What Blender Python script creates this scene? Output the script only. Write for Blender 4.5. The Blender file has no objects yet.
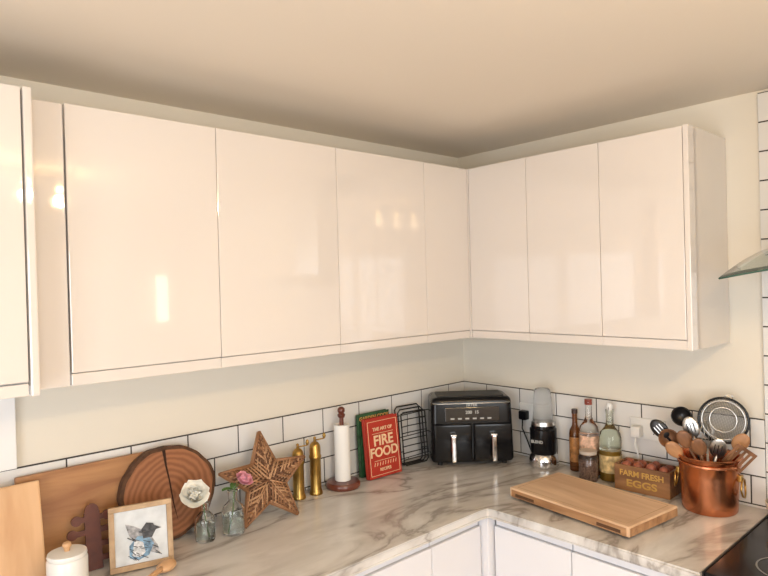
import bpy, bmesh, math, random
from mathutils import Vector, Matrix, Euler
random.seed(7)
sc=bpy.context.scene
sc.view_settings.view_transform='Standard'
Z=0.93; D=0.348; B=1.56; T=2.28; H=2.43; W=0.6656

# ---------------------------------------------------------------- materials
M={}
def mat(name,col=(.8,.8,.8),rough=.5,metal=0,trans=0,coat=0,ior=1.45,bump=0,bscale=60,emit=None,es=0,var=0,vscale=8,alpha=1,spec=.5):
    if name in M: return M[name]
    m=bpy.data.materials.new(name); m.use_nodes=True; nt=m.node_tree; b=nt.nodes['Principled BSDF']
    b.inputs['Base Color'].default_value=(*col,1); b.inputs['Roughness'].default_value=rough
    b.inputs['Metallic'].default_value=metal; b.inputs['Transmission Weight'].default_value=trans
    b.inputs['Coat Weight'].default_value=coat; b.inputs['IOR'].default_value=ior
    b.inputs['Specular IOR Level'].default_value=spec
    b.inputs['Alpha'].default_value=alpha
    if emit: b.inputs['Emission Color'].default_value=(*emit,1); b.inputs['Emission Strength'].default_value=es
    tc=nt.nodes.new('ShaderNodeTexCoord')
    if bump:
        n=nt.nodes.new('ShaderNodeTexNoise'); n.inputs['Scale'].default_value=bscale; n.inputs['Detail'].default_value=4
        nt.links.new(tc.outputs['Object'],n.inputs['Vector'])
        bp=nt.nodes.new('ShaderNodeBump'); bp.inputs['Strength'].default_value=bump; bp.inputs['Distance'].default_value=.002
        nt.links.new(n.outputs['Fac'],bp.inputs['Height']); nt.links.new(bp.outputs['Normal'],b.inputs['Normal'])
    if var:
        n=nt.nodes.new('ShaderNodeTexNoise'); n.inputs['Scale'].default_value=vscale; n.inputs['Detail'].default_value=5
        nt.links.new(tc.outputs['Object'],n.inputs['Vector'])
        r=nt.nodes.new('ShaderNodeValToRGB')
        r.color_ramp.elements[0].position=.3; r.color_ramp.elements[1].position=.7
        r.color_ramp.elements[0].color=(*[c*(1-var) for c in col],1); r.color_ramp.elements[1].color=(*[min(1,c*(1+var)) for c in col],1)
        nt.links.new(n.outputs['Fac'],r.inputs['Fac']); nt.links.new(r.outputs['Color'],b.inputs['Base Color'])
    M[name]=m; return m
def wood(name,c1,c2,scale=(2,30,30),rough=.5,rings=False,coat=0):
    if name in M: return M[name]
    m=bpy.data.materials.new(name); m.use_nodes=True; nt=m.node_tree; b=nt.nodes['Principled BSDF']
    b.inputs['Roughness'].default_value=rough; b.inputs['Coat Weight'].default_value=coat
    tc=nt.nodes.new('ShaderNodeTexCoord'); mp=nt.nodes.new('ShaderNodeMapping'); mp.inputs['Scale'].default_value=scale
    nt.links.new(tc.outputs['Object'],mp.inputs['Vector'])
    r=nt.nodes.new('ShaderNodeValToRGB'); r.color_ramp.elements[0].color=(*c1,1); r.color_ramp.elements[1].color=(*c2,1)
    if rings:
        mp.inputs['Location'].default_value=rings
        w=nt.nodes.new('ShaderNodeTexWave'); w.wave_type='RINGS'; w.rings_direction='Y'
        w.inputs['Scale'].default_value=1; w.inputs['Distortion'].default_value=5; w.inputs['Detail'].default_value=4; w.inputs['Detail Scale'].default_value=.8
        nt.links.new(mp.outputs['Vector'],w.inputs['Vector']); src=w.outputs['Fac']
    else:
        n=nt.nodes.new('ShaderNodeTexNoise'); n.inputs['Scale'].default_value=1; n.inputs['Detail'].default_value=6; n.inputs['Distortion'].default_value=.6
        nt.links.new(mp.outputs['Vector'],n.inputs['Vector']); src=n.outputs['Fac']
        r.color_ramp.elements[0].position=.35; r.color_ramp.elements[1].position=.65
    nt.links.new(src,r.inputs['Fac']); nt.links.new(r.outputs['Color'],b.inputs['Base Color'])
    M[name]=m; return m
def marble():
    m=bpy.data.materials.new('marble_worktop'); m.use_nodes=True; nt=m.node_tree; b=nt.nodes['Principled BSDF']
    b.inputs['Roughness'].default_value=.2
    tc=nt.nodes.new('ShaderNodeTexCoord'); mp=nt.nodes.new('ShaderNodeMapping'); mp.inputs['Rotation'].default_value=(0,0,.75); mp.inputs['Scale'].default_value=(1.1,2.9,2)
    nt.links.new(tc.outputs['Object'],mp.inputs['Vector'])
    n=nt.nodes.new('ShaderNodeTexNoise'); n.inputs['Scale'].default_value=1.25; n.inputs['Detail'].default_value=5; n.inputs['Roughness'].default_value=.55; n.inputs['Distortion'].default_value=1.0
    nt.links.new(mp.outputs['Vector'],n.inputs['Vector'])
    r=nt.nodes.new('ShaderNodeValToRGB'); e=r.color_ramp.elements
    e[0].position=.40; e[0].color=(.68,.665,.64,1); e[1].position=.462; e[1].color=(.60,.58,.555,1)
    x=e.new(.502); x.color=(.36,.335,.31,1)
    x=e.new(.532); x.color=(.59,.565,.54,1)
    x=e.new(.60); x.color=(.69,.675,.65,1)
    nt.links.new(n.outputs['Fac'],r.inputs['Fac'])
    n2=nt.nodes.new('ShaderNodeTexNoise'); n2.inputs['Scale'].default_value=5; n2.inputs['Detail'].default_value=5; n2.inputs['Distortion'].default_value=.8
    nt.links.new(mp.outputs['Vector'],n2.inputs['Vector'])
    r2=nt.nodes.new('ShaderNodeValToRGB'); r2.color_ramp.elements[0].position=.35; r2.color_ramp.elements[0].color=(.86,.855,.85,1); r2.color_ramp.elements[1].position=.6; r2.color_ramp.elements[1].color=(1,1,1,1)
    nt.links.new(n2.outputs['Fac'],r2.inputs['Fac'])
    mx=nt.nodes.new('ShaderNodeMixRGB'); mx.blend_type='MULTIPLY'; mx.inputs['Fac'].default_value=1
    nt.links.new(r.outputs['Color'],mx.inputs['Color1']); nt.links.new(r2.outputs['Color'],mx.inputs['Color2'])
    nt.links.new(mx.outputs['Color'],b.inputs['Base Color'])
    return m
WALL=mat('wall_paint',(.72,.675,.585),.7,bump=.05,bscale=200)
CEIL=mat('ceiling_paint',(.79,.71,.60),.8,bump=.04,bscale=150)
GLOSS=mat('white_gloss',(.665,.615,.57),.05,coat=1,bump=.03,bscale=7)
GLOSS_B=mat('white_gloss_base',(.73,.73,.76),.15,coat=.3)
CARC=mat('white_carcass',(.73,.70,.66),.4)
TILE=mat('white_tile',(.72,.715,.70),.08,coat=.4,bump=.03,bscale=25)
GROUT=mat('dark_grout',(.05,.045,.042),.9)
MARB=marble()
BLACK=mat('black_plastic',(.006,.006,.007),.16,spec=.35)
BLACKM=mat('black_matte',(.012,.011,.010),.5)
CHROME=mat('chrome',(.75,.75,.76),.14,1)
STEEL=mat('brushed_steel',(.55,.54,.52),.3,1)
GLASS=mat('clear_glass',(.96,.98,.97),.02,trans=1)
BRASS=mat('brass',(.42,.26,.075),.3,1,var=.2,vscale=30)
COPPER=mat('copper',(.60,.24,.12),.24,1,var=.15,vscale=18,bump=.12,bscale=25)
PALE=wood('pale_wood',(.55,.31,.15),(.66,.41,.22),(14,14,3))
BIGB=wood('acacia',(.28,.12,.05),(.46,.24,.10),(2.5,10,18))
BLOCK=wood('butcher_wood',(.54,.34,.20),(.72,.51,.33),(12,2,10))
BLOCKE=wood('butcher_edge',(.25,.12,.05),(.45,.25,.12),(30,4,20))
DARKW=wood('dark_red_wood',(.09,.02,.012),(.16,.04,.02),(10,10,3),.3,coat=.3)
SLICE=wood('log_endgrain',(.21,.075,.028),(.31,.125,.05),(16,16,16),.6,rings=(0,0,-2.4))
BARK=mat('bark',(.085,.04,.02),.9,bump=1,bscale=60,var=.4,vscale=40)
PAPER=mat('paper_towel',(.80,.79,.76),.9,bump=.3,bscale=120)
WHITE=mat('white_ceramic',(.76,.75,.72),.2)
PLW=mat('white_plastic',(.74,.74,.72),.35)

# ---------------------------------------------------------------- helpers
def link(ob,parent=None):
    sc.collection.objects.link(ob)
    if parent: ob.parent=parent
    return ob
def grp(name,loc=(0,0,0),rot=(0,0,0)):
    e=bpy.data.objects.new(name,None); e.empty_display_size=.05; e.location=loc; e.rotation_euler=rot
    return link(e)
def mk(name,bm,m,parent=None,smooth=False,loc=(0,0,0),rot=(0,0,0)):
    me=bpy.data.meshes.new(name); bmesh.ops.recalc_face_normals(bm,faces=bm.faces); bm.to_mesh(me); bm.free()
    for x in (m if isinstance(m,(list,tuple)) else [m]): me.materials.append(x)
    if smooth:
        for p in me.polygons: p.use_smooth=True
    ob=bpy.data.objects.new(name,me); ob.location=loc; ob.rotation_euler=rot
    return link(ob,parent)
def addbox(bm,lo,hi,mi=0):
    c=[(a+b)/2 for a,b in zip(lo,hi)]; s=[abs(b-a) for a,b in zip(lo,hi)]
    r=bmesh.ops.create_cube(bm,size=1,matrix=Matrix.Translation(c)@Matrix.Diagonal((*s,1)))
    for f in {f for v in r['verts'] for f in v.link_faces}: f.material_index=mi
def box(name,lo,hi,m,parent=None,bev=0,seg=2,smooth=False,rot=(0,0,0),loc=None):
    bm=bmesh.new(); c=[(a+b)/2 for a,b in zip(lo,hi)]; s=[abs(b-a) for a,b in zip(lo,hi)]
    bmesh.ops.create_cube(bm,size=1,matrix=Matrix.Diagonal((*s,1)))
    if bev: bmesh.ops.bevel(bm,geom=bm.edges[:],offset=bev,segments=seg,affect='EDGES',profile=.6)
    ob=mk(name,bm,m,parent,smooth or bev>.006,loc=c,rot=rot)
    if bev>.006: ob.data.set_sharp_from_angle(angle=math.radians(35))
    return ob
def lathe(name,prof,m,parent=None,seg=32,loc=(0,0,0),rot=(0,0,0),sharp=40):
    bm=bmesh.new(); rings=[]
    for r,z in prof:
        if r<1e-6: rings.append([bm.verts.new((0,0,z))])
        else: rings.append([bm.verts.new((r*math.cos(2*math.pi*i/seg),r*math.sin(2*math.pi*i/seg),z)) for i in range(seg)])
    for a,b in zip(rings,rings[1:]):
        for i in range(seg):
            j=(i+1)%seg
            if len(a)==1 and len(b)==1: continue
            if len(a)==1: bm.faces.new((a[0],b[i],b[j]))
            elif len(b)==1: bm.faces.new((a[i],b[0],a[j]))
            else: bm.faces.new((a[i],b[i],b[j],a[j]))
    ob=mk(name,bm,m,parent,True,loc,rot)
    ob.data.set_sharp_from_angle(angle=math.radians(sharp))
    return ob
def tube_bm(bm,pts,r,seg=8,cyc=False):
    pts=[Vector(p) for p in pts]; n=len(pts); rr=r if isinstance(r,(list,tuple)) else [r]*n
    rings=[]; up=None
    for i,p in enumerate(pts):
        if cyc: t=(pts[(i+1)%n]-pts[i-1])
        else: t=(pts[min(i+1,n-1)]-pts[max(i-1,0)])
        t.normalize()
        if up is None: up=Vector((0,0,1)) if abs(t.z)<.9 else Vector((1,0,0))
        a=t.cross(up).normalized(); b=a.cross(t).normalized(); up=b
        rings.append([bm.verts.new(p+(a*math.cos(2*math.pi*k/seg)+b*math.sin(2*math.pi*k/seg))*rr[i]) for k in range(seg)])
    prs=list(zip(rings,rings[1:]))+([(rings[-1],rings[0])] if cyc else [])
    for a,b in prs:
        for k in range(seg): bm.faces.new((a[k],a[(k+1)%seg],b[(k+1)%seg],b[k]))
    if not cyc: bm.faces.new(rings[0][::-1]); bm.faces.new(rings[-1])
def tube(name,pts,r,m,parent=None,seg=8,cyc=False):
    bm=bmesh.new(); tube_bm(bm,pts,r,seg,cyc); return mk(name,bm,m,parent,True)
def prism(name,outline,y0,y1,m,parent=None,bev=0):
    """outline in XZ, extruded along Y"""
    bm=bmesh.new(); a=[bm.verts.new((x,y0,z)) for x,z in outline]; b=[bm.verts.new((x,y1,z)) for x,z in outline]
    n=len(a); bm.faces.new(a); bm.faces.new(b[::-1])
    for i in range(n): bm.faces.new((a[i],b[i],b[(i+1)%n],a[(i+1)%n]))
    if bev: bmesh.ops.bevel(bm,geom=[e for e in bm.edges],offset=bev,segments=1,affect='EDGES')
    return mk(name,bm,m,parent)
def ball(name,loc,s,m,parent=None,seg=20,rot=(0,0,0)):
    bm=bmesh.new(); bmesh.ops.create_uvsphere(bm,u_segments=seg,v_segments=seg//2+2,radius=1)
    for v in bm.verts: v.co=Vector((v.co.x*s[0],v.co.y*s[1],v.co.z*s[2]))
    return mk(name,bm,m,parent,True,loc,rot)
def text(name,s,size,m,parent,loc,rot,ext=.0006,sx=1):
    cu=bpy.data.curves.new(name+'_c','FONT'); cu.body=s; cu.size=size; cu.align_x='CENTER'; cu.align_y='CENTER'; cu.extrude=ext; cu.offset=size*.025
    t=bpy.data.objects.new(name+'_t',cu); sc.collection.objects.link(t)
    bpy.context.view_layer.update()
    me=bpy.data.meshes.new_from_object(t.evaluated_get(bpy.context.evaluated_depsgraph_get()))
    bpy.data.objects.remove(t); me.materials.clear(); me.materials.append(m)
    ob=bpy.data.objects.new(name,me); ob.location=loc; ob.rotation_euler=rot; ob.scale=(sx,1,1)
    return link(ob,parent)

# ---------------------------------------------------------------- room
XW=-4.1; YS=-4.0
def multi(name,boxes,m):
    bm=bmesh.new()
    for lo,hi in boxes: addbox(bm,lo,hi)
    return mk(name,bm,m)
multi('wall_north',[((XW-.1,0,0),(.1,.1,H))],WALL)
multi('wall_east',[((0,YS-.1,0),(.1,0,H))],WALL)
multi('wall_south',[((XW-.1,YS-.1,0),(-3.6,YS,H)),((-1.9,YS-.1,0),(0,YS,H)),((-3.6,YS-.1,0),(-1.9,YS,.9)),((-3.6,YS-.1,2.15),(-1.9,YS,H))],WALL)
multi('wall_west',[((XW-.1,YS,0),(XW,-3.2,H)),((XW-.1,-1.2,0),(XW,0,H)),((XW-.1,-3.2,2.1),(XW,-1.2,H))],WALL)
multi('floor',[((XW-.1,YS-.1,-.05),(.1,.1,0))],wood('floor_wood',(.38,.28,.20),(.52,.40,.29),(3,20,10)))
multi('ceiling',[((XW-.1,YS-.1,H),(.1,.1,H+.05))],CEIL)
FR=mat('white_upvc',(.8,.8,.8),.3)
g=grp('window_1')
for i,(lo,hi) in enumerate([((-3.6,YS-.08,.9),(-1.9,YS-.02,.95)),((-3.6,YS-.08,2.1),(-1.9,YS-.02,2.15)),((-3.6,YS-.08,.95),(-3.55,YS-.02,2.1)),((-1.95,YS-.08,.95),(-1.9,YS-.02,2.1)),((-2.78,YS-.08,.95),(-2.72,YS-.02,2.1))]):
    box('frame_%d'%i,lo,hi,FR,g)
g=grp('door_1')
for i,(lo,hi) in enumerate([((XW-.08,-3.2,.0),(XW-.02,-1.2,.06)),((XW-.08,-3.2,2.03),(XW-.02,-1.2,2.1)),((XW-.08,-3.2,.06),(XW-.02,-3.13,2.03)),((XW-.08,-1.27,.06),(XW-.02,-1.2,2.03)),((XW-.08,-2.25,.06),(XW-.02,-2.15,2.03))]):
    box('frame_%d'%i,lo,hi,FR,g)
# interior door + added glow panel on the south wall (seen only as soft reflections in the gloss doors)
g=grp('door_2'); DW=mat('door_white',(.80,.78,.74),.3)
box('leaf',(-1.52,YS+.001,.005),(-.74,YS+.036,1.98),DW,g,.003)
for k,(a,b,c,d) in enumerate(((-1.6,-1.52,0,2.06),(-.74,-.66,0,2.06),(-1.52,-.74,1.98,2.06))): box('architrave_%d'%k,(a,YS+.001,c),(b,YS+.022,d),DW,g,.003)
ball('knob',(-.81,YS+.06,1.0),(.025,.025,.025),BRASS,g)
g=grp('reflection_panel',(-.27,YS+.001,1.60))  # invented glowing panel, added for the bright streak it reflects in the doors
box('back_plate',(-.03,0,-.05),(.03,.02,.25),CHROME,g,.003)
box('glow_face',(-.045,.02,-.10),(.045,.07,.30),mat('glow_face',(.9,.88,.8),.4,emit=(1,.88,.68),es=5),g,.01)
# white window reveal trim at the left of the back wall
box('trim_1',(-2.30,-.022,1.255),(-2.07,-.001,1.55),FR,None,.003)

# tiles
def tiles(name,axis,u0,u1,z0,z1,off=0,tw=.2,th=.099,g=.005,top=1.25):
    """axis 'x': on wall y=0 running along x ; 'y': on wall x=0 running along y"""
    bm=bmesh.new()
    def put(a,b,c,d,t0,t1,mi,bv):
        def P(u,z,t): return (u,-t,z) if axis=='x' else (-t,u,z)
        v0=[bm.verts.new(P(u,z,t0)) for u,z in ((a,c),(b,c),(b,d),(a,d))]
        v1=[bm.verts.new(P(u,z,t1-bv*.6)) for u,z in ((a,c),(b,c),(b,d),(a,d))]
        v2=[bm.verts.new(P(u,z,t1)) for u,z in ((a+bv,c+bv),(b-bv,c+bv),(b-bv,d-bv),(a+bv,d-bv))]
        fs=[bm.faces.new(v2),bm.faces.new(v0[::-1])]
        for p,q in ((v0,v1),(v1,v2)):
            for i in range(4): fs.append(bm.faces.new((p[i],p[(i+1)%4],q[(i+1)%4],q[i])))
        for f in fs: f.material_index=mi
    put(u0,u1,z0,z1,.0005,.0085,1,.0001)
    zt=z1-.003; row=0
    while zt>z0+.004:
        zb=max(zt-th,z0)
        s=u0-tw*2+((row%2)*.5)*tw+off
        while s<u1:
            a=max(s,u0); b=min(s+tw-g,u1)
            if b-a>.01: put(a,b,zb,zt,.001,.0105,0,.0012)
            s+=tw
        zt-=th+g; row+=1
    return mk(name,bm,[TILE,GROUT])
tiles('tiled_backsplash','x',-3.4,-.011,Z+.001,1.254,off=.07)
tiles('tiled_backsplash','y',-1.405,-.001,Z+.001,1.254,off=.05)
tiles('tiled_backsplash','y',-2.1,-1.407,Z+.001,H-.01,off=.03)

# ---------------------------------------------------------------- wall cabinets
def door(name,lo,hi,parent,m=GLOSS): return box(name,lo,hi,m,parent,.0025,2)
PB=B-.034
Lx=[-2.0,-1.565,-1.09,-.628,-.352]
for i in range(4):
    g=grp('kitchen_wall_cabinet'); a,b=Lx[i],Lx[i+1]
    box('carcass',(a+.0004,-D+.021,B-.012),(b-.0004,-.001,T-.002),CARC,g)
    door('door',(a+.0008,-D,B),(b-.0008,-D+.019,T),g)
    box('pelmet',(a+.0003,-D+.003,PB),(b-.0003,-D+.022,B-.002),GLOSS,g,.002)
Ry=[-.352,-.655,-.975,-1.278]
for i in range(3):
    g=grp('kitchen_wall_cabinet'); a,b=Ry[i+1],Ry[i]
    box('carcass',(-D+.021,a+.0004,B-.012),(-.001,b-.0004,T-.002),CARC,g)
    door('door',(-D,a+.0008,B),(-D+.019,b-.0008,T),g)
    box('pelmet',(-D+.003,a+.0003,PB),(-D+.022,b-.0003,B-.002),GLOSS,g,.002)
    if i==2: box('end_panel',(-D-.002,a-.019,PB-.002),(-.002,a-.001,T+.002),GLOSS,g,.003)
g=grp('corner_wall_cabinet')
box('carcass',(-.33,-.33,B-.01),(-.002,-.002,T-.002),CARC,g)
box('corner_post',(-.351,-.351,PB),(-.331,-.331,T),GLOSS,g,.003)
g=grp('boiler_cupboard')
box('carcass',(-2.72,-.405,B-.012),(-2.115,-.001,T),CARC,g)
door('door',(-2.72,-.427,B),(-2.118,-.407,T),g)
box('pelmet',(-2.72,-.424,PB),(-2.118,-.405,B-.004),GLOSS,g,.002)
box('end_panel',(-2.114,-.430,PB-.002),(-2.094,-.001,T+.002),GLOSS,g,.004)
box('filler',(-2.092,-D+.004,PB),(-2.003,-D+.022,T-.002),GLOSS,g,.003)

# ---------------------------------------------------------------- base units + worktop
F=.642
g=grp('marble_worktop')
bm=bmesh.new()
c=.045
outl=[(-3.4,-.0005),(-.0005,-.0005),(-.0005,-1.425),(-W,-1.425),(-W,-W-c),(-W-.006,-W-.012),(-W-.012,-W-.006),(-W-c,-W),(-3.4,-W)]
lo=[bm.verts.new((x,y,Z-.036)) for x,y in outl]; hi=[bm.verts.new((x,y,Z)) for x,y in outl]
bm.faces.new(lo[::-1]); bm.faces.new(hi)
n=len(lo)
for i in range(n): bm.faces.new((lo[i],lo[(i+1)%n],hi[(i+1)%n],hi[i]))
bmesh.ops.bevel(bm,geom=[e for e in bm.edges if abs(e.verts[0].co.z-e.verts[1].co.z)<1e-5],offset=.006,segments=3,affect='EDGES')
mk('slab',bm,MARB,g)
box('slab_far',(-W,-2.75,Z-.036),(-.0005,-2.045,Z),MARB,g,.004)
zt=Z-.04
def base(lo,hi,doors,axis,name='kitchen_base_cabinet'):
    g=grp(name); box('carcass',lo,hi,CARC,g)
    for i,(a,b) in enumerate(doors):
        if axis=='x':
            box('door_%d'%i,(a+.0015,-F,.12),(b-.0015,-F+.02,zt-.035),GLOSS_B,g,.004)
            box('j_rail_%d'%i,(a+.002,-F+.012,zt-.033),(b-.002,-F+.02,zt-.003),GLOSS_B,g)
        else:
            box('door_%d'%i,(-F,a+.0015,.12),(-F+.02,b-.0015,zt-.035),GLOSS_B,g,.004)
            box('j_rail_%d'%i,(-F+.012,a+.002,zt-.033),(-F+.02,b-.002,zt-.003),GLOSS_B,g)
    return g
base((-3.4,-F+.022,0),(-F-.03,-.001,zt),[(-3.35,-2.75),(-2.75,-2.15),(-2.15,-1.55),(-1.55,-.945),(-.945,-F-.035)],'x')
base((-F+.022,-1.42,0),(-.001,-F-.03,zt),[(-1.42,-1.00),(-1.00,-F-.035)],'y')
g=base((-F+.022,-2.74,0),(-.001,-2.05,zt),[(-2.74,-2.05)],'y')
g=grp('corner_base_cabinet'); box('carcass',(-F+.02,-F+.02,0),(-.001,-.001,zt),CARC,g); box('corner_post',(-F-.03,-F-.03,.1),(-F+.018,-F+.018,zt-.002),GLOSS_B,g,.004)

# cooker
g=grp('range_cooker')
box('body',(-.62,-2.035,.02),(-.02,-1.432,Z-.012),BLACKM,g)
box('hob_glass',(-.655,-2.037,Z-.011),(-.03,-1.430,Z+.004),mat('hob_glass',(.008,.008,.009),.16,spec=.3),g,.003)
box('side_trim',(-.66,-1.4295,Z-.012),(-.03,-1.4265,Z+.006),BLACKM,g)
box('oven_door',(-.65,-2.02,.15),(-.622,-1.445,.74),mat('oven_glass',(.01,.01,.01),.08),g,.004)
box('control_panel',(-.65,-2.02,.75),(-.622,-1.445,.90),STEEL,g,.004)
tube('door_handle',[(-.69,-1.97,.70),(-.69,-1.5,.70)],.011,STEEL,g)
for y in (-1.97,-1.5): tube('handle_post_%d'%int(-y*10),[(-.65,y,.70),(-.69,y,.70)],.008,STEEL,g)
for k in range(5): lathe('knob_%d'%k,[(0,0),(.02,0),(.018,.025),(0,.025)],BLACK,g,loc=(-.65,-1.55-k*.1,.83),rot=(0,-math.pi/2,0))
for k,(x,y) in enumerate([(-.2,-1.60),(-.2,-1.88),(-.48,-1.60),(-.48,-1.88)]):
    lathe('burner_ring_%d'%k,[(.085,0),(.088,.0008),(.083,.0008)],mat('ring_grey',(.2,.2,.2),.4),g,loc=(x,y,Z+.0042))

# cooker hood: curved glass canopy + steel chimney
g=grp('cooker_hood')
bm=bmesh.new(); nx,ny=10,16; grid=[]
y0,y1=-1.42,-2.05
for s in (0,1):
    gg=[]
    for i in range(nx+1):
        row=[]
        for j in range(ny+1):
            u=i/nx; v=j/ny; x=-.455+.442*u; y=y0+(y1-y0)*v
            z=1.762+.095*u+.037*math.sin(math.pi*v)+ .03*u*(1-u)
            row.append(bm.verts.new((x,y,z+s*.006)))
        gg.append(row)
    grid.append(gg)
for s in (0,1):
    for i in range(nx):
        for j in range(ny):
            q=grid[s]; bm.faces.new((q[i][j],q[i+1][j],q[i+1][j+1],q[i][j+1]))
def edge(seq):
    for a,b in zip(seq,seq[1:]): bm.faces.new((grid[0][a[0]][a[1]],grid[0][b[0]][b[1]],grid[1][b[0]][b[1]],grid[1][a[0]][a[1]]))
edge([(i,0) for i in range(nx+1)]); edge([(i,ny) for i in range(nx+1)]); edge([(0,j) for j in range(ny+1)]); edge([(nx,j) for j in range(ny+1)])
mk('glass_canopy',bm,mat('canopy_glass',(.50,.60,.56),.05,trans=.85),g,True)
EDG=mat('canopy_edge',(.04,.10,.08),.2)
tube('canopy_edge_left',[(-.455+.442*i/10,-1.4195,1.765+.095*i/10+.03*(i/10)*(1-i/10)) for i in range(11)],.0028,EDG,g)
tube('canopy_edge_front',[(-.4555,-1.42-.63*j/16,1.765+.037*math.sin(math.pi*j/16)) for j in range(17)],.0028,EDG,g)
box('motor_housing',(-.30,-1.93,1.765),(-.014,-1.55,1.80),STEEL,g,.006)
box('chimney',(-.26,-1.86,1.79),(-.014,-1.61,H-.01),STEEL,g,.004)

# ---------------------------------------------------------------- left-hand props
def lean(name,x,y,rz,tilt,z=Z+.0015): return grp(name,(x,y,z),(-tilt,0,rz))
g=lean('wooden_chopping_board',-2.145,-.125,0,.22)
box('board',(-.12,-.018,0),(.12,0,.295),PALE,g,.006)
g=lean('wooden_serving_board',-1.84,-.047,0,.09)
box('board',(-.24,-.02,0),(.24,0,.30),BIGB,g,.005)
# dark tree shaped trivet
g=lean('wooden_trivet',-1.893,-.135,-.05,.17)
bm=bmesh.new()
def disc(bm,x,z,r,t=.01,seg=14):
    bmesh.ops.create_cone(bm,segments=seg,radius1=r,radius2=r,depth=t,cap_ends=True,matrix=Matrix.Translation((x,0,z))@Matrix.Rotation(math.pi/2,4,'X'))
addbox(bm,(-.022,-.005,0),(.022,.005,.17))
for z,wd in ((.030,.060),(.072,.066),(.114,.064),(.152,.050)):
    addbox(bm,(-wd+.008,-.0048,z-.008),(wd-.008,.0048,z+.008))
    disc(bm,-wd+.006,z,.015,.0098); disc(bm,wd-.006,z,.015,.0098)
disc(bm,0,.175,.020,.0094)
mk('tree_shape',bm,mat('trivet_wood',(.10,.028,.016),.45,var=.3,vscale=30),g)
# log slice
g=lean('log_slice',-1.638,-.077,.0,.09)
bm=bmesh.new(); n=72; R=.158; f0=[];f1=[];b1=[]
cz=R+.0
for i in range(n):
    a=2*math.pi*i/n; r=R*(1+.018*math.sin(3*a+1)+.012*math.sin(7*a)+.006*math.sin(17*a))-.002
    x,z=r*math.cos(a)*1.05,r*math.sin(a)
    f0.append(bm.verts.new((x*.93,-.030,cz+z*.93))); f1.append(bm.verts.new((x,-.028,cz+z))); b1.append(bm.verts.new((x,0,cz+z)))
ff=[bm.faces.new(f0),bm.faces.new(b1[::-1])]
for i in range(n):
    j=(i+1)%n
    q=bm.faces.new((f0[i],f1[i],f1[j],f0[j])); q.material_index=1
    q=bm.faces.new((f1[i],b1[i],b1[j],f1[j])); q.material_index=1
lo_=min(v.co.z for v in bm.verts)
for v in bm.verts: v.co.z-=lo_
mk('slice',bm,[SLICE,BARK],g)
crk=mat('crack_dark',(.03,.012,.006),.9)
prism('crack',[(-.018,.302),(-.007,.302),(-.005,.25),(.003,.2),(.012,.12),(.022,.06),(.008,.12),(-.002,.2),(-.011,.25)],-.0312,-.0302,crk,g)
# picture frame with an ink sketch
g=lean('picture_frame',-1.785,-.225,-.27,.17)
fw,fh,b_=.182,.190,.016
for nm,lo,hi in (('rail_bottom',(-fw/2,-.016,0),(fw/2,0,b_)),('rail_top',(-fw/2,-.016,fh-b_),(fw/2,0,fh)),('stile_left',(-fw/2,-.016,b_),(-fw/2+b_,0,fh-b_)),('stile_right',(fw/2-b_,-.016,b_),(fw/2,0,fh-b_))):
    box(nm,lo,hi,wood('frame_wood',(.36,.23,.12),(.48,.33,.19),(20,20,20)),g,.002)
box('print',(-fw/2+b_-.001,-.008,b_-.001),(fw/2-b_+.001,-.003,fh-b_+.001),mat('print_paper',(.60,.63,.65),.6,var=.12,vscale=25),g)
INK=mat('print_ink',(.07,.07,.075),.6,var=.7,vscale=70); BLUE=mat('print_blue',(.16,.27,.38),.6,var=.6,vscale=65); GRY=mat('print_grey',(.30,.30,.31),.6,var=.6,vscale=80)
prism('bird_wing',[(-.045,.135),(-.02,.125),(.02,.10),(.045,.06),(.052,.03),(.02,.045),(-.01,.07),(-.035,.10)],-.0095,-.0085,GRY,g)
prism('bird_body',[(-.035,.035),(-.01,.025),(.02,.035),(.035,.065),(.02,.09),(-.01,.095),(-.035,.07)],-.0105,-.0096,BLUE,g)
prism('bird_breast',[(-.028,.040),(-.005,.032),(.010,.045),(.004,.075),(-.02,.085)],-.0114,-.0106,mat('print_pale',(.52,.53,.54),.6,var=.5,vscale=80),g)
prism('bird_head',[(.005,.085),(.03,.085),(.042,.105),(.035,.125),(.015,.13),(.0,.112)],-.0114,-.0106,INK,g)
prism('bird_beak',[(.038,.118),(.058,.108),(.040,.105)],-.0114,-.0106,INK,g)
bm=bmesh.new()
for k in range(22):
    x=random.uniform(-.045,.04); z=random.uniform(.035,.12); a=random.uniform(-1.0,-.3); l=random.uniform(.01,.028)
    tube_bm(bm,[(x,-.0118,z),(x+l*math.cos(a),-.0118,z+l*math.sin(a))],random.uniform(.0006,.0014),5)
mk('sketch_strokes',bm,INK,g)
# canister
g=grp('ceramic_canister',(-2.005,-.27,Z+.001))
lathe('jar',[(0,0),(.048,0),(.052,.006),(.052,.112),(.049,.118),(0,.118)],WHITE,g)
lathe('lid',[(0,.1185),(.049,.1185),(.051,.124),(.049,.131),(.02,.134),(0,.134)],WHITE,g)
lathe('lid_knob',[(0,.134),(.007,.134),(.008,.141),(.012,.148),(.010,.156),(0,.159)],PALE,g)
# wooden spoon
g=grp('wooden_spoon',(-1.82,-.355,Z+.001),(0,0,.6))
tube('handle',[(-.13,0,.022),(-.02,0,.020),(.05,0,.018),(.07,0,.016)],[.009,.008,.008,.010],PALE,g,10)
ball('bowl',(.095,0,.0155),(.035,.026,.015),PALE,g)

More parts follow.
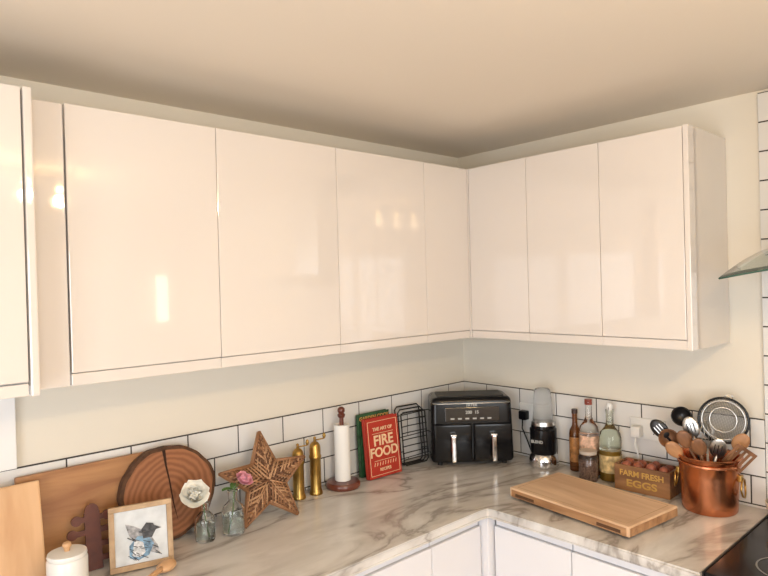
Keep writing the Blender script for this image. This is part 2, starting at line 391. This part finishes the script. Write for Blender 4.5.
# flowers
def petal(bm,base,az,el,L,Wd,curl):
    m=Matrix.Translation(base)@Matrix.Rotation(az,4,'Z')@Matrix.Rotation(-el,4,'Y')
    rows=[]
    for i in range(6):
        u=i/5; w_=Wd*math.sin(math.pi*(.12+.70*u))**.6
        r=[]
        for j in range(6):
            v=(j/5-.5)*2
            p=Vector((L*u, v*w_/2, curl*L*(u*u)*.5+ .5*w_*v*v*.5+ random.uniform(-.04,.04)*L*u))
            r.append(bm.verts.new(m@p))
        rows.append(r)
    for a,b in zip(rows,rows[1:]):
        for j in range(5): bm.faces.new((a[j],a[j+1],b[j+1],b[j]))
def rose(name,loc,R,m,parent,tilt=(0,0,0)):
    bm=bmesh.new()
    for k,(n,el,L,cw_) in enumerate(((6,12,1.0,1.15),(6,30,.95,1.1),(5,48,.88,1.0),(5,62,.80,.9),(4,74,.72,.75),(3,82,.66,.55))):
        for i in range(n): petal(bm,Vector((0,0,R*.04*k)),2*math.pi*i/n+k*.9+random.uniform(-.15,.15),math.radians(el)+random.uniform(-.08,.08),L*R,R*cw_,.75)
    bmesh.ops.create_uvsphere(bm,u_segments=10,v_segments=8,radius=R*.24,matrix=Matrix.Translation((0,0,R*.42)))
    bmesh.ops.scale(bm,vec=(1,1,.9),verts=bm.verts)
    return mk(name,bm,m,parent,True,loc,tilt)
STEM=mat('flower_stem',(.07,.16,.03),.6); LEAF=mat('leaf_green',(.06,.15,.03),.5)
PETW=mat('petal_white',(.93,.91,.83),.6); PETP=mat('petal_pink',(.80,.38,.46),.6,var=.25,vscale=25)
WAT=mat('water_in_vase',(.80,.86,.82),.02,trans=.95,ior=1.33)
def vase(g,r,h,neck,nh):
    lathe('glass_bottle',[(0,.0),(r*.92,0),(r,.006),(r*1.02,h*.5),(r*.9,h*.62),(neck,h-nh),(neck,h-.008),(neck*1.3,h-.005),(neck*1.3,h),(neck*.82,h),(neck*.8,h-nh),(r*.82,h*.60),(r*.94,h*.5),(r*.92,.01),(0,.009)],GLASS,g)
    lathe('water',[(0,.0105),(r*.90,.0105),(r*.915,h*.42),(0,h*.42)],WAT,g)
g=grp('white_flower_in_bottle_vase',(-1.555,-.175,Z+.001))
vase(g,.033,.130,.014,.032)
tube('stem',[(.01,0,.012),(0,0,.08),(-.004,-.001,.14),(-.025,-.01,.160)],.0022,STEM,g)
rose('rose',(-.045,-.020,.160),.052,PETW,g,(.80,-.35,0))
g=grp('pink_rose_in_bottle_vase',(-1.458,-.19,Z+.001))
vase(g,.038,.150,.016,.038)
tube('stem',[(-.015,0,.012),(0,0,.08),(.006,0,.150),(.022,-.002,.165)],.0024,STEM,g)
rose('rose',(.030,-.012,.168),.036,PETP,g,(.5,.3,0))
bm=bmesh.new()
petal(bm,Vector((0,0,.150)),2.8,.2,.035,.022,-.4); petal(bm,Vector((0,0,.153)),.9,.5,.03,.022,-.4)
mk('leaves',bm,LEAF,g,True)

# wicker star
g=lean('wicker_star',-1.310,-.19,-.12,.30)
bm=bmesh.new(); Ro,Ri=.176,.078; th=.026
def sp(k): 
    a=math.pi/2+k*math.pi/5; r=Ro if k%2==0 else Ri; return Vector((r*math.cos(a),0,r*math.sin(a)))
cz_=-min(sp(k).z for k in range(10))
cen=Vector((0,-th,cz_)); pts=[sp(k)+Vector((0,0,cz_)) for k in range(10)]
fv=[bm.verts.new(p+Vector((0,-.012,0))) for p in pts]; bv=[bm.verts.new(p) for p in pts]; cf=bm.verts.new(cen+Vector((0,-.012,0))); 
for k in range(10):
    j=(k+1)%10
    bm.faces.new((cf,fv[k],fv[j])); bm.faces.new((fv[k],bv[k],bv[j],fv[j]))
bm.faces.new(bv[::-1])
mk('core',bm,mat('wicker_dark',(.10,.045,.02),.8,var=.4,vscale=50),g)
WKS=[mat('wicker_light',(.44,.25,.13),.6),mat('wicker_mid',(.27,.13,.06),.6),mat('wicker_brown',(.13,.055,.025),.6)]
bms=[bmesh.new() for _ in range(3)]
O=Vector((0,-.014,0)); C=cen+Vector((0,-.014,0))
for k in range(10):
    a=pts[k]+O; b=pts[(k+1)%10]+O
    tip,notch=(a,b) if k%2==0 else (b,a)
    N=10
    for i in range(N+1):
        u=i/N
        p=tip.lerp(C,u*.98+.01); q=tip.lerp(notch,u*.98+.01)
        mid=(p+q)/2+Vector((0,-.002-.002*(i%2),random.uniform(-.002,.002)))
        tube_bm(random.choice(bms),[p,mid,q],.0034+random.uniform(-.0006,.0006),6)
    for i in range(5):
        u=(i+.5)/5; p=C.lerp(notch,u); tube_bm(random.choice(bms),[tip.lerp(p,.12),tip.lerp(p,.97)+Vector((0,-.002,0))],.0024,6)
    tube_bm(bms[1],[tip,notch],.0055,8)
    tube_bm(bms[0],[tip+Vector((0,.012,0)),notch+Vector((0,.012,0))],.0050,8)
for k in range(3): mk('woven_rods_%d'%k,bms[k],WKS[k],g,True)

# brass mills
def mill(x,y,h):
    g=grp('brass_pepper_mill',(x,y,Z+.001)); s=h/.235
    lathe('body',[(0,0),(.027,0),(.028,.006*s),(.025,.014*s),(.0225,.02*s),(.0225,.135*s),(.025,.139*s),(.025,.147*s),(.0225,.15*s),(.0225,.178*s),(.020,.188*s),(.013,.197*s),(.006,.2*s),(.006,.208*s),(0,.208*s)],BRASS,g)
    tube('crank',[(0,0,.205*s),(.012,-.01,.207*s),(.030,-.024,.211*s)],.0028,BRASS,g)
    lathe('crank_knob',[(0,0),(.004,0),(.0075,.010),(.005,.020),(0,.024)],BRASS,g,loc=(.030,-.024,.211*s),seg=16)
    ball('cap_nut',(0,0,.213*s),(.006,.006,.006),BRASS,g)
mill(-1.105,-.07,.235); mill(-1.025,-.075,.25)

# kitchen roll holder
g=grp('paper_towel_holder',(-.895,-.088,Z+.001))
lathe('base',[(0,0),(.068,0),(.072,.006),(.072,.018),(.066,.026),(.03,.029),(0,.029)],DARKW,g)
lathe('post',[(0,.027),(.009,.027),(.009,.288),(.012,.290),(.016,.298),(.016,.304),(.011,.309),(.016,.317),(.015,.328),(.008,.335),(0,.337)],DARKW,g)
lathe('paper_roll',[(.018,.030),(.033,.030),(.033,.262),(.018,.262),(.018,.030)],PAPER,g)

# books
def book(name,x,y,rz,tilt,w_,h_,t,cm):
    g=lean(name,x,y,rz,tilt)
    box('cover_front',(-w_/2,-t,0),(w_/2,-t+.003,h_),cm,g,.001); box('cover_back',(-w_/2,-.003,0),(w_/2,0,h_),cm,g,.001)
    box('spine',(-w_/2,-t,0),(-w_/2+.003,0,h_),cm,g,.001)
    box('pages',(-w_/2+.003,-t+.003,.004),(w_/2-.005,-.003,h_-.004),mat('book_pages',(.75,.70,.6),.9),g)
    return g
g=book('green_cookbook',-.682,-.045,0,.05,.178,.272,.022,mat('green_cover',(.03,.10,.04),.4,var=.5,vscale=35))
text('title','GARDEN COOK',.024,mat('green_book_title',(.65,.35,.10),.5),g,(0,-.0226,.252),(math.pi/2,0,0))
RED=mat('red_cover',(.42,.035,.02),.4); CRM=mat('cream_print',(.78,.56,.34),.5)
g=book('red_cookbook',-.680,-.098,-.03,.10,.185,.258,.026,RED)
rx=(math.pi/2,0,0)
text('title_fire','FIRE',.062,CRM,g,(0,-.0268,.157),rx); text('title_food','FOOD',.056,CRM,g,(0,-.0268,.107),rx)
text('title_small','THE ART OF',.02,CRM,g,(0,-.0268,.208),rx); text('author','RECIPES',.018,CRM,g,(0,-.0268,.033),rx)
bm=bmesh.new()
for a,b in (((-.082,.012),(.082,.012)),((.082,.012),(.082,.243)),((.082,.243),(-.082,.243)),((-.082,.243),(-.082,.012)),((-.06,.073),(.06,.073)),((-.06,.19),(.06,.19))):
    tube_bm(bm,[(a[0],-.0265,a[1]),(b[0],-.0265,b[1])],.0012,6)
for k in range(9):
    x=-.06+.015*k; tube_bm(bm,[(x,-.0265,.051),(x+.004,-.0265,.066)],.0015,5)
mk('cover_print',bm,CRM,g)

# folding wire cooling racks stacked upright against the tiles
g=lean('wire_cooling_rack',-.462,-.055,-.10,.08)
bm=bmesh.new(); wr=.0034
for k in range(3):
    oy=-.022*k; w2=.072; h2=.268-.012*k
    fr=[(-w2+.012,oy,.004),(w2-.012,oy,.004),(w2,oy,.016),(w2,oy,h2-.012),(w2-.012,oy,h2),(-w2+.012,oy,h2),(-w2,oy,h2-.012),(-w2,oy,.016)]
    tube_bm(bm,fr,wr,8,True)
    if k==2:
        for j in range(8):
            z=.03+.03*j; tube_bm(bm,[(-w2-.004,oy,z),(-w2*.5,oy-.007,z+.003),(w2*.5,oy-.007,z+.003),(w2+.004,oy,z)],.0026,6)
for x in (-.07,.07):
    for z in (.06,.20): tube_bm(bm,[(x,0,z),(x,-.044,z+.008)],.0026,6)
mk('wires',bm,BLACKM,g,True)

# air fryer ------------------------------------------------------
g=grp('dual_drawer_air_fryer',(-.300,-.300,Z+.001),(0,0,-.724))
fw=.385; fd=.198; fh=.315
bm=bmesh.new()
bmesh.ops.create_cube(bm,size=1,matrix=Matrix.Translation((0,fd/2,.012+.15))@Matrix.Diagonal((fw,fd,.30,1)))
for v in bm.verts:
    if v.co.z>.2: v.co.x*=.965; v.co.y=v.co.y*.95+.010
bmesh.ops.bevel(bm,geom=[e for e in bm.edges],offset=.028,segments=5,affect='EDGES',profile=.6)
mk('body',bm,BLACK,g,True)
for k,(x,y) in enumerate([(-.15,.03),(.15,.03),(-.15,.17),(.15,.17)]): lathe('foot_%d'%k,[(0,0),(.012,0),(.012,.016),(0,.016)],BLACKM,g,loc=(x,y,0),seg=12)
box('top_lid',(-.155,.035,.309),(.155,.165,.317),BLACKM,g,.004)
bm=bmesh.new()
loop=[(-.15,-.001),(.15,-.001),(.172,.006),(.1835,.03),(.1835,.165),(.15,.196),(-.15,.196),(-.1835,.165),(-.1835,.03),(-.172,.006)]
tube_bm(bm,[(x,y,.287) for x,y in loop],.0030,6,True); mk('top_silver_band',bm,STEEL,g,True)
box('control_panel',(-.125,-.002,.205),(.125,.006,.268),mat('panel_gloss',(.03,.024,.02),.1),g,.002,rot=(-.05,0,0))
LED=mat('display_print',(.45,.45,.43),.5)
text('logo','FRYER',.018,LED,g,(0,.003,.278),rx)
for k in range(6): box('button_%d'%k,(-.10+k*.034,-.0035,.214),(-.082+k*.034,-.0005,.221),LED,g,.001)
text('display','200  15',.02,LED,g,(0,-.0035,.246),rx)
for k,x in enumerate((-.092,.092)):
    box('drawer_%d'%k,(x-.088,-.014,.022),(x+.088,.01,.195),BLACK,g,.012,3)
    box('handle_%d'%k,(x-.011,-.052,.030),(x+.011,-.036,.150),CHROME,g,.006,3)
    box('handle_mount_%d'%k,(x-.010,-.042,.118),(x+.010,-.012,.142),BLACK,g,.004)
    box('handle_cap_%d'%k,(x-.014,-.050,.146),(x+.014,-.012,.156),CHROME,g,.004)

# blender
g=grp('personal_blender',(-.085,-.535,Z+.001))
lathe('chrome_base',[(0,.0),(.060,0),(.066,.006),(.067,.03),(.062,.052),(.055,.06),(0,.06)],CHROME,g)
lathe('motor_body',[(0,.06),(.0555,.06),(.058,.07),(.060,.15),(.060,.17),(.054,.176),(.054,.186),(0,.186)],BLACK,g)
lathe('cup_collar',[(.046,.186),(.052,.188),(.050,.205),(.046,.206)],STEEL,g)
CUP=mat('cup_plastic',(.92,.93,.93),.08,trans=.88,ior=1.15)
lathe('clear_cup',[(.044,.190),(.046,.21),(.043,.25),(.040,.31),(.036,.345),(.030,.352),(0,.354),(0,.351),(.030,.349),(.0345,.342),(.0385,.31),(.0415,.25),(.043,.20),(.042,.190)],CUP,g)
lathe('blade_hub',[(0,.187),(.02,.187),(.016,.20),(.006,.205),(0,.206)],STEEL,g)
text('logo','BLEND',.018,LED,g,(-.060,-.006,.12),(math.pi/2,0,-math.pi/2+.2))

# bottles
def bottle(name,loc,r,h,neck,body,gm,cap,capm,liq=None,lv=.5,label=None,lz=(.2,.45)):
    g=grp(name,loc)
    lathe('bottle_glass',[(0,0),(r*.94,0),(r,.006),(r,h*body),(r*.9,h*(body+.06)),(r*.5,h*(body+.13)),(neck,h*(body+.19)),(neck,h*.95),(neck*1.15,h*.955),(neck*1.15,h*.975),(0,h*.975)],gm,g)
    lathe('cap',[(0,h*.93),(cap,h*.93),(cap,h),(0,h)],capm,g,seg=20)
    if liq: lathe('contents',[(0,.004),(r*.93,.004),(r*.93,h*lv),(0,h*lv)],liq,g)
    if label: lathe('label',[(r*1.012,h*lz[0]),(r*1.015,h*lz[0]+.001),(r*1.015,h*lz[1]),(r*1.012,h*lz[1])],label,g)
    return g
AMB=mat('amber_glass',(.30,.10,.02),.05,trans=.75); OIL=mat('oil',(.62,.36,.06),.1,trans=.5)
bottle('brown_sauce_bottle',(-.045,-.672,Z+.001),.0255,.27,.011,.60,AMB,.013,mat('dark_cap',(.04,.02,.015),.4),label=mat('amber_label',(.35,.16,.05),.5,var=.5,vscale=60),lz=(.15,.55))
bottle('vinegar_bottle',(-.060,-.748,Z+.001),.041,.325,.014,.58,GLASS,.016,mat('red_brown_cap',(.25,.05,.03),.4),liq=mat('amber_liquid',(.40,.12,.02),.2,trans=.2),lv=.52,label=mat('paper_label',(.62,.40,.28),.6,var=.5,vscale=60),lz=(.33,.53))
g=bottle('oil_bottle',(-.062,-.845,Z+.001),.045,.300,.015,.60,mat('pale_glass',(.85,.9,.8),.03,trans=1),.012,PLW,liq=OIL,lv=.42,label=mat('yellow_label',(.62,.46,.22),.5,var=.5,vscale=50),lz=(.12,.36))
tube('swing_wire',[(-.016,0,.262),(-.022,-.004,.285),(-.012,-.004,.305),(.012,-.004,.305),(.022,-.004,.285),(.016,0,.262)],.0016,STEEL,g)
lathe('stopper',[(0,.300),(.013,.300),(.014,.312),(.008,.322),(0,.324)],PLW,g,seg=16)
g=grp('spice_jar',(-.128,-.780,Z+.001))
lathe('jar_glass',[(0,0),(.037,0),(.039,.005),(.039,.098),(.034,.106),(.034,.110),(0,.110)],GLASS,g)
lathe('spices',[(0,.003),(.0365,.003),(.0365,.088),(0,.092)],mat('mixed_spice',(.26,.16,.12),.9,bump=1,bscale=200,var=.8,vscale=180),g)
lathe('lid',[(0,.1105),(.036,.1105),(.036,.124),(0,.124)],mat('pale_lid',(.5,.42,.34),.4),g)

# egg crate
g=grp('wooden_egg_crate',(-.090,-1.012,Z+.001),(0,0,.05))
CR=wood('crate_wood',(.16,.07,.03),(.34,.17,.07),(30,3,20),.7)
cw,cl,ch=.115,.215,.10
box('front',(-cw/2,-cl/2,.0),(-cw/2+.009,cl/2,ch),CR,g,.0015); box('back',(cw/2-.009,-cl/2,0),(cw/2,cl/2,ch),CR,g,.0015)
box('left_end',(-cw/2+.009,cl/2-.009,0),(cw/2-.009,cl/2,ch),CR,g,.0015); box('right_end',(-cw/2+.009,-cl/2,0),(cw/2-.009,-cl/2+.009,ch),CR,g,.0015)
box('bottom',(-cw/2+.009,-cl/2+.009,0),(cw/2-.009,cl/2-.009,.008),CR,g)
YL=mat('crate_lettering',(.55,.33,.08),.6); rc=(math.pi/2,0,-math.pi/2)
text('lettering_top','FARM FRESH',.031,YL,g,(-cw/2-.0008,0,.070),rc); text('lettering_bottom','EGGS',.038,YL,g,(-cw/2-.0008,0,.032),rc,sx=1.3)
bm=bmesh.new()
EG=mat('brown_egg',(.30,.09,.05),.4,var=.4,vscale=25)
for i in range(4):
    for j in range(2):
        m_=Matrix.Translation((-.024+.046*j,-.075+.05*i,.085+random.uniform(-.004,.006)))@Euler((random.uniform(-.6,.6),random.uniform(-.6,.6),0)).to_matrix().to_4x4()@Matrix.Diagonal((.021,.021,.027,1))
        bmesh.ops.create_uvsphere(bm,u_segments=16,v_segments=12,radius=1,matrix=m_)
mk('eggs',bm,EG,g,True)
box('straw',(-cw/2+.01,-cl/2+.01,.03),(cw/2-.01,cl/2-.01,.062),mat('straw',(.3,.2,.1),.9,bump=1),g)

# butcher board
g=grp('butcher_block_board',(-.415,-.945,Z+.001),(0,0,-.115))
box('slab',(-.15,-.255,.008),(.145,.255,.044),[BLOCK],g,.006,3)
bm=bmesh.new()
for a,b in (((-.128,-.232),(.124,-.232)),((.124,-.232),(.124,.232)),((.124,.232),(-.128,.232)),((-.128,.232),(-.128,-.232))):
    tube_bm(bm,[(a[0],a[1],.0425),(b[0],b[1],.0425)],.0022,6)
mk('juice_groove',bm,wood('groove_wood',(.42,.26,.14),(.5,.32,.18)),g)
box('edge_band_front',(-.1515,-.245,.010),(-.149,.245,.037),BLOCKE,g,.001)
box('edge_band_right',(-.145,-.2565,.010),(.140,-.254,.037),BLOCKE,g,.001)
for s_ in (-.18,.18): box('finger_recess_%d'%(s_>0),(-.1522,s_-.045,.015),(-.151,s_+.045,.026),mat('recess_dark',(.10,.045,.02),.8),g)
for k,(x,y) in enumerate([(-.12,-.22),(.12,-.22),(-.12,.22),(.12,.22)]): lathe('foot_%d'%k,[(0,0),(.012,0),(.012,.009),(0,.009)],BLACKM,g,loc=(x,y,0),seg=12)

# copper pot with utensils
g=grp('copper_utensil_pot',(-.130,-1.258,Z+.001))
lathe('pot',[(0,0),(.086,0),(.091,.006),(.092,.03),(.097,.13),(.102,.185),(.108,.192),(.110,.197),(.107,.200),(.101,.198),(.097,.185),(.091,.1),(.086,.02),(0,.012)],COPPER,g,48)
lathe('rim_band',[(.1025,.168),(.1045,.170),(.1045,.176),(.1025,.178)],COPPER,g,48)
def pol(a,r,z): return (r*math.cos(a),r*math.sin(a),z)
for k,a0 in enumerate((-1.45,1.8)):
    tube('ring_handle_%d'%k,[pol(a0+da,r_,z_) for da,r_,z_ in ((-.0,.108,.128),(-.22,.111,.118),(-.30,.113,.095),(-.2,.113,.072),(.0,.113,.063),(.2,.113,.072),(.30,.113,.095),(.22,.111,.118))],.0035,BRASS,g,8,True)
    box('handle_lug_%d'%k,(-.012,-.006,-.012),(.012,.006,.012),BRASS,g,.003).location=pol(a0,.101,.128)
UB=mat('utensil_black',(.012,.011,.011),.3); SPW=wood('spoon_wood',(.30,.14,.06),(.48,.26,.12),(20,20,5)); SPD=wood('spoon_dark',(.14,.06,.025),(.28,.13,.06),(20,20,5))
DSTEEL=mat('sieve_steel',(.34,.33,.31),.35,1)
VD=Vector((.94,.342,0)); RD=Vector((.342,-.94,0))
def uten(kind,sx,h,d,m,name=None,R_=.080,bx=None):
    """sx,d: sideways / depth lean of the head in metres, h: height of head centre above pot base"""
    head=RD*sx+VD*d+Vector((0,0,h)); base=RD*(bx if bx is not None else -sx*.35)+VD*(-d*.4)+Vector((0,0,.024))
    dv=(head-base).normalized(); hl={'sieve':R_,'wooden_spoon':.030,'ladle':.03,'slotted_turner':.05,'slotted_spoon':.035,'whisk':.05}[kind]
    L=(head-base).length-hl
    y=(VD-dv*VD.dot(dv)).normalized(); x=y.cross(dv).normalized()
    e=bpy.data.objects.new(name or kind,None); e.empty_display_size=.02
    mm=Matrix((x,y,dv)).transposed().to_4x4(); mm.translation=base
    link(e,g); e.matrix_local=mm
    tube('shaft',[(0,0,0),(0,0,L*.5),(0,0,L+.004)],[.006,.0045,.0045],m,e)
    if kind=='wooden_spoon': ball('head',(0,0,L+.03),(.026,.008,.036),m,e)
    if kind=='ladle':
        bm=bmesh.new(); bmesh.ops.create_uvsphere(bm,u_segments=20,v_segments=14,radius=.036)
        bmesh.ops.delete(bm,geom=[v for v in bm.verts if v.co.y<-.005],context='VERTS')
        o=mk('head',bm,m,e,True,(0,-.0,L+.034)); md=o.modifiers.new('s','SOLIDIFY'); md.thickness=.003
    if kind=='slotted_turner':
        bm=bmesh.new()
        for i in range(5): addbox(bm,(-.034+.015*i,-.002,L+.012),(-.026+.015*i,.002,L+.085))
        addbox(bm,(-.034,-.0022,L),(.034,.0022,L+.014)); addbox(bm,(-.034,-.0022,L+.083),(.034,.0022,L+.095))
        mk('head',bm,m,e)
    if kind=='slotted_spoon':
        ball('head',(0,0,L+.035),(.028,.007,.040),m,e)
        bm=bmesh.new()
        for i in (-1,0,1): addbox(bm,(.011*i-.0015,-.0085,L+.018),(.011*i+.0015,-.0055,L+.052))
        mk('slots',bm,BLACKM if m is not UB else STEEL,e)
    if kind=='sieve':
        bm=bmesh.new(); Rm=R_-.004
        def dome(a,b_): return .034*max(0,1-(a*a+b_*b_)/(Rm*Rm))**.6
        nw=15
        for i in range(-nw+1,nw):
            a=Rm*i/nw; hw=math.sqrt(Rm*Rm-a*a)
            ps=[hw*(-1+2*t/12) for t in range(13)]
            tube_bm(bm,[(a,dome(a,q),L+R_+q) for q in ps],.0009,4); tube_bm(bm,[(q,dome(a,q),L+R_+a) for q in ps],.0009,4)
        mk('mesh_bowl',bm,DSTEEL,e,True)
        tube('rim',[(R_*math.cos(2*math.pi*k/32),0,L+R_+R_*math.sin(2*math.pi*k/32)) for k in range(32)],.0045,BLACK,e,8,True)
        for q,(rr_,yy) in enumerate(((R_-.010,.006),(R_*.55,.022))):
            tube('support_ring_%d'%q,[(rr_*math.cos(2*math.pi*k/32),yy,L+R_+rr_*math.sin(2*math.pi*k/32)) for k in range(32)],.003,STEEL,e,8,True)
        tube('hook',[(-.014,0,L+2*R_),(-.010,0,L+2*R_+.014),(.010,0,L+2*R_+.014),(.014,0,L+2*R_)],.0025,STEEL,e)
    if kind=='whisk':
        bm=bmesh.new()
        for k in range(5):
            a=math.pi*k/5; c_,s_=math.cos(a),math.sin(a)
            tube_bm(bm,[(c_*x,s_*x,z+L) for x,z in ((-.004,0),(-.02,.03),(-.024,.06),(-.012,.085),(0,.09),(.012,.085),(.024,.06),(.02,.03),(.004,0))],.001,5)
        mk('wires',bm,STEEL,e,True)
uten('sieve',.050,.318,.028,UB)
uten('ladle',-.085,.320,.02,UB)
uten('slotted_spoon',-.160,.275,.0,UB)
uten('ladle',-.125,.245,-.03,SPD,'wooden_ladle')
uten('wooden_spoon',-.075,.255,-.045,SPD)
uten('wooden_spoon',.100,.258,-.035,SPW)
uten('slotted_turner',.095,.210,-.06,SPD)
uten('wooden_spoon',-.03,.235,-.06,SPD)
uten('slotted_spoon',.03,.235,-.055,STEEL)
uten('wooden_spoon',-.11,.215,-.05,SPW)
uten('slotted_spoon',-.055,.29,.0,STEEL)
uten('whisk',-.005,.27,.02,STEEL)

# cream bowl on the hob
g=grp('cream_ceramic_bowl',(-.135,-1.520,Z+.0052))
lathe('bowl',[(0,0),(.04,0),(.042,.006),(.065,.03),(.078,.062),(.080,.075),(.077,.077),(.073,.064),(.06,.034),(.035,.012),(0,.010)],mat('cream_glaze',(.70,.60,.48),.25),g,40)
lathe('lid',[(0,.098),(.03,.092),(.06,.082),(.0725,.078),(.0725,.075),(0,.075)],mat('cream_glaze',(.7,.6,.48)),g,40)
ball('lid_knob',(0,0,.105),(.012,.012,.010),mat('cream_glaze',(.7,.6,.48)),g)

# sockets
def socket(y,z):
    g=grp('double_wall_socket',(-.0112,y,z))
    box('plate',(-.008,-.073,-.043),(0,.073,.043),PLW,g,.004)
    for s_ in (-.036,.036):
        box('rocker_%d'%(s_>0),(-.0105,s_-.007,.018),(-.0078,s_+.007,.034),PLW,g,.001)
        for dx,dz in ((-.011,-.016),(.011,-.016),(0,.004)): box('slot',(-.0083,s_+dx-.0025,dz-.002),(-.0079,s_+dx+.0025,dz+.002),BLACK,g)
    return g
g=socket(-.435,1.145); 
box('black_plug',(-.045,.016,-.032),(-.0085,.056,.012),BLACK,g,.008)
tube('black_cable',[(-.038,.036,-.03),(-.042,.036,-.07),(-.025,.02,-.13),(-.02,.0,-.185),(-.02,-.01,-.208)],.0035,BLACK,g)
g=socket(-.985,1.155)
box('white_plug',(-.045,.016,-.032),(-.0085,.056,.012),PLW,g,.008)
tube('white_cable',[(-.038,.036,-.03),(-.042,.036,-.06),(-.03,.03,-.11),(-.02,.04,-.15)],.0035,PLW,g)

# ---------------------------------------------------------------- ceiling spotlights and daylight
g=grp('ceiling_spotlight_bar',(-1.72,-2.25,H-.001))
box('bar',(-.25,-.03,-.03),(.25,.03,0),CHROME,g,.004)
def lamp(name,loc,e,r):
    l=bpy.data.lights.new(name,'POINT'); l.energy=e; l.color=(1,.68,.34); l.shadow_soft_size=r
    o=bpy.data.objects.new(name,l); o.location=loc; return link(o)
for k,x in enumerate((-.2,0,.2)):
    tube('arm_%d'%k,[(x,0,-.03),(x,0,-.05)],.006,CHROME,g)
    lathe('bulb_holder_%d'%k,[(0,0),(.016,0),(.018,-.02),(0,-.02)],CHROME,g,loc=(x,0,-.045))
    ball('bulb_%d'%k,(x,0,-.085),(.022,.022,.022),mat('warm_bulb',(1,.8,.5),.5,emit=(1,.66,.25),es=45),g)
    lamp('spotlight_glow_%d'%k,(-1.72+x,-2.25,H-.15),10,.03)
def area(name,loc,rot,sx,sy,col,e):
    l=bpy.data.lights.new(name,'AREA'); l.shape='RECTANGLE'; l.size=sx; l.size_y=sy; l.energy=e; l.color=col
    o=bpy.data.objects.new(name,l); o.location=loc; o.rotation_euler=rot; return link(o)
area('daylight_south_window',(-2.75,YS-.12,1.52),(math.pi/2,0,0),1.65,1.2,(.92,.96,1),58)
area('daylight_patio_door',(XW-.12,-2.2,1.05),(math.pi/2,0,-math.pi/2),1.95,2.05,(.95,.97,1),70)
w=bpy.data.worlds.new('World'); sc.world=w; w.use_nodes=True
w.node_tree.nodes['Background'].inputs[0].default_value=(.8,.88,1,1); w.node_tree.nodes['Background'].inputs[1].default_value=.5

# ---------------------------------------------------------------- camera
cam=bpy.data.cameras.new('Camera'); co=bpy.data.objects.new('Camera',cam); link(co)
yaw,pi_,ro=.8330,-.0059,-.0270
f=Vector((math.cos(pi_)*math.cos(yaw),math.cos(pi_)*math.sin(yaw),math.sin(pi_))); r=Vector((math.sin(yaw),-math.cos(yaw),0)); u=r.cross(f)
r2=r*math.cos(ro)+u*math.sin(ro); u2=-r*math.sin(ro)+u*math.cos(ro)
m=Matrix((r2,u2,-f)).transposed().to_4x4(); m.translation=Vector((-2.474,-2.1131,1.7748)); co.matrix_world=m
cam.sensor_width=36; cam.sensor_fit='HORIZONTAL'; cam.lens=610.86/768*36; cam.clip_start=.05
sc.camera=co
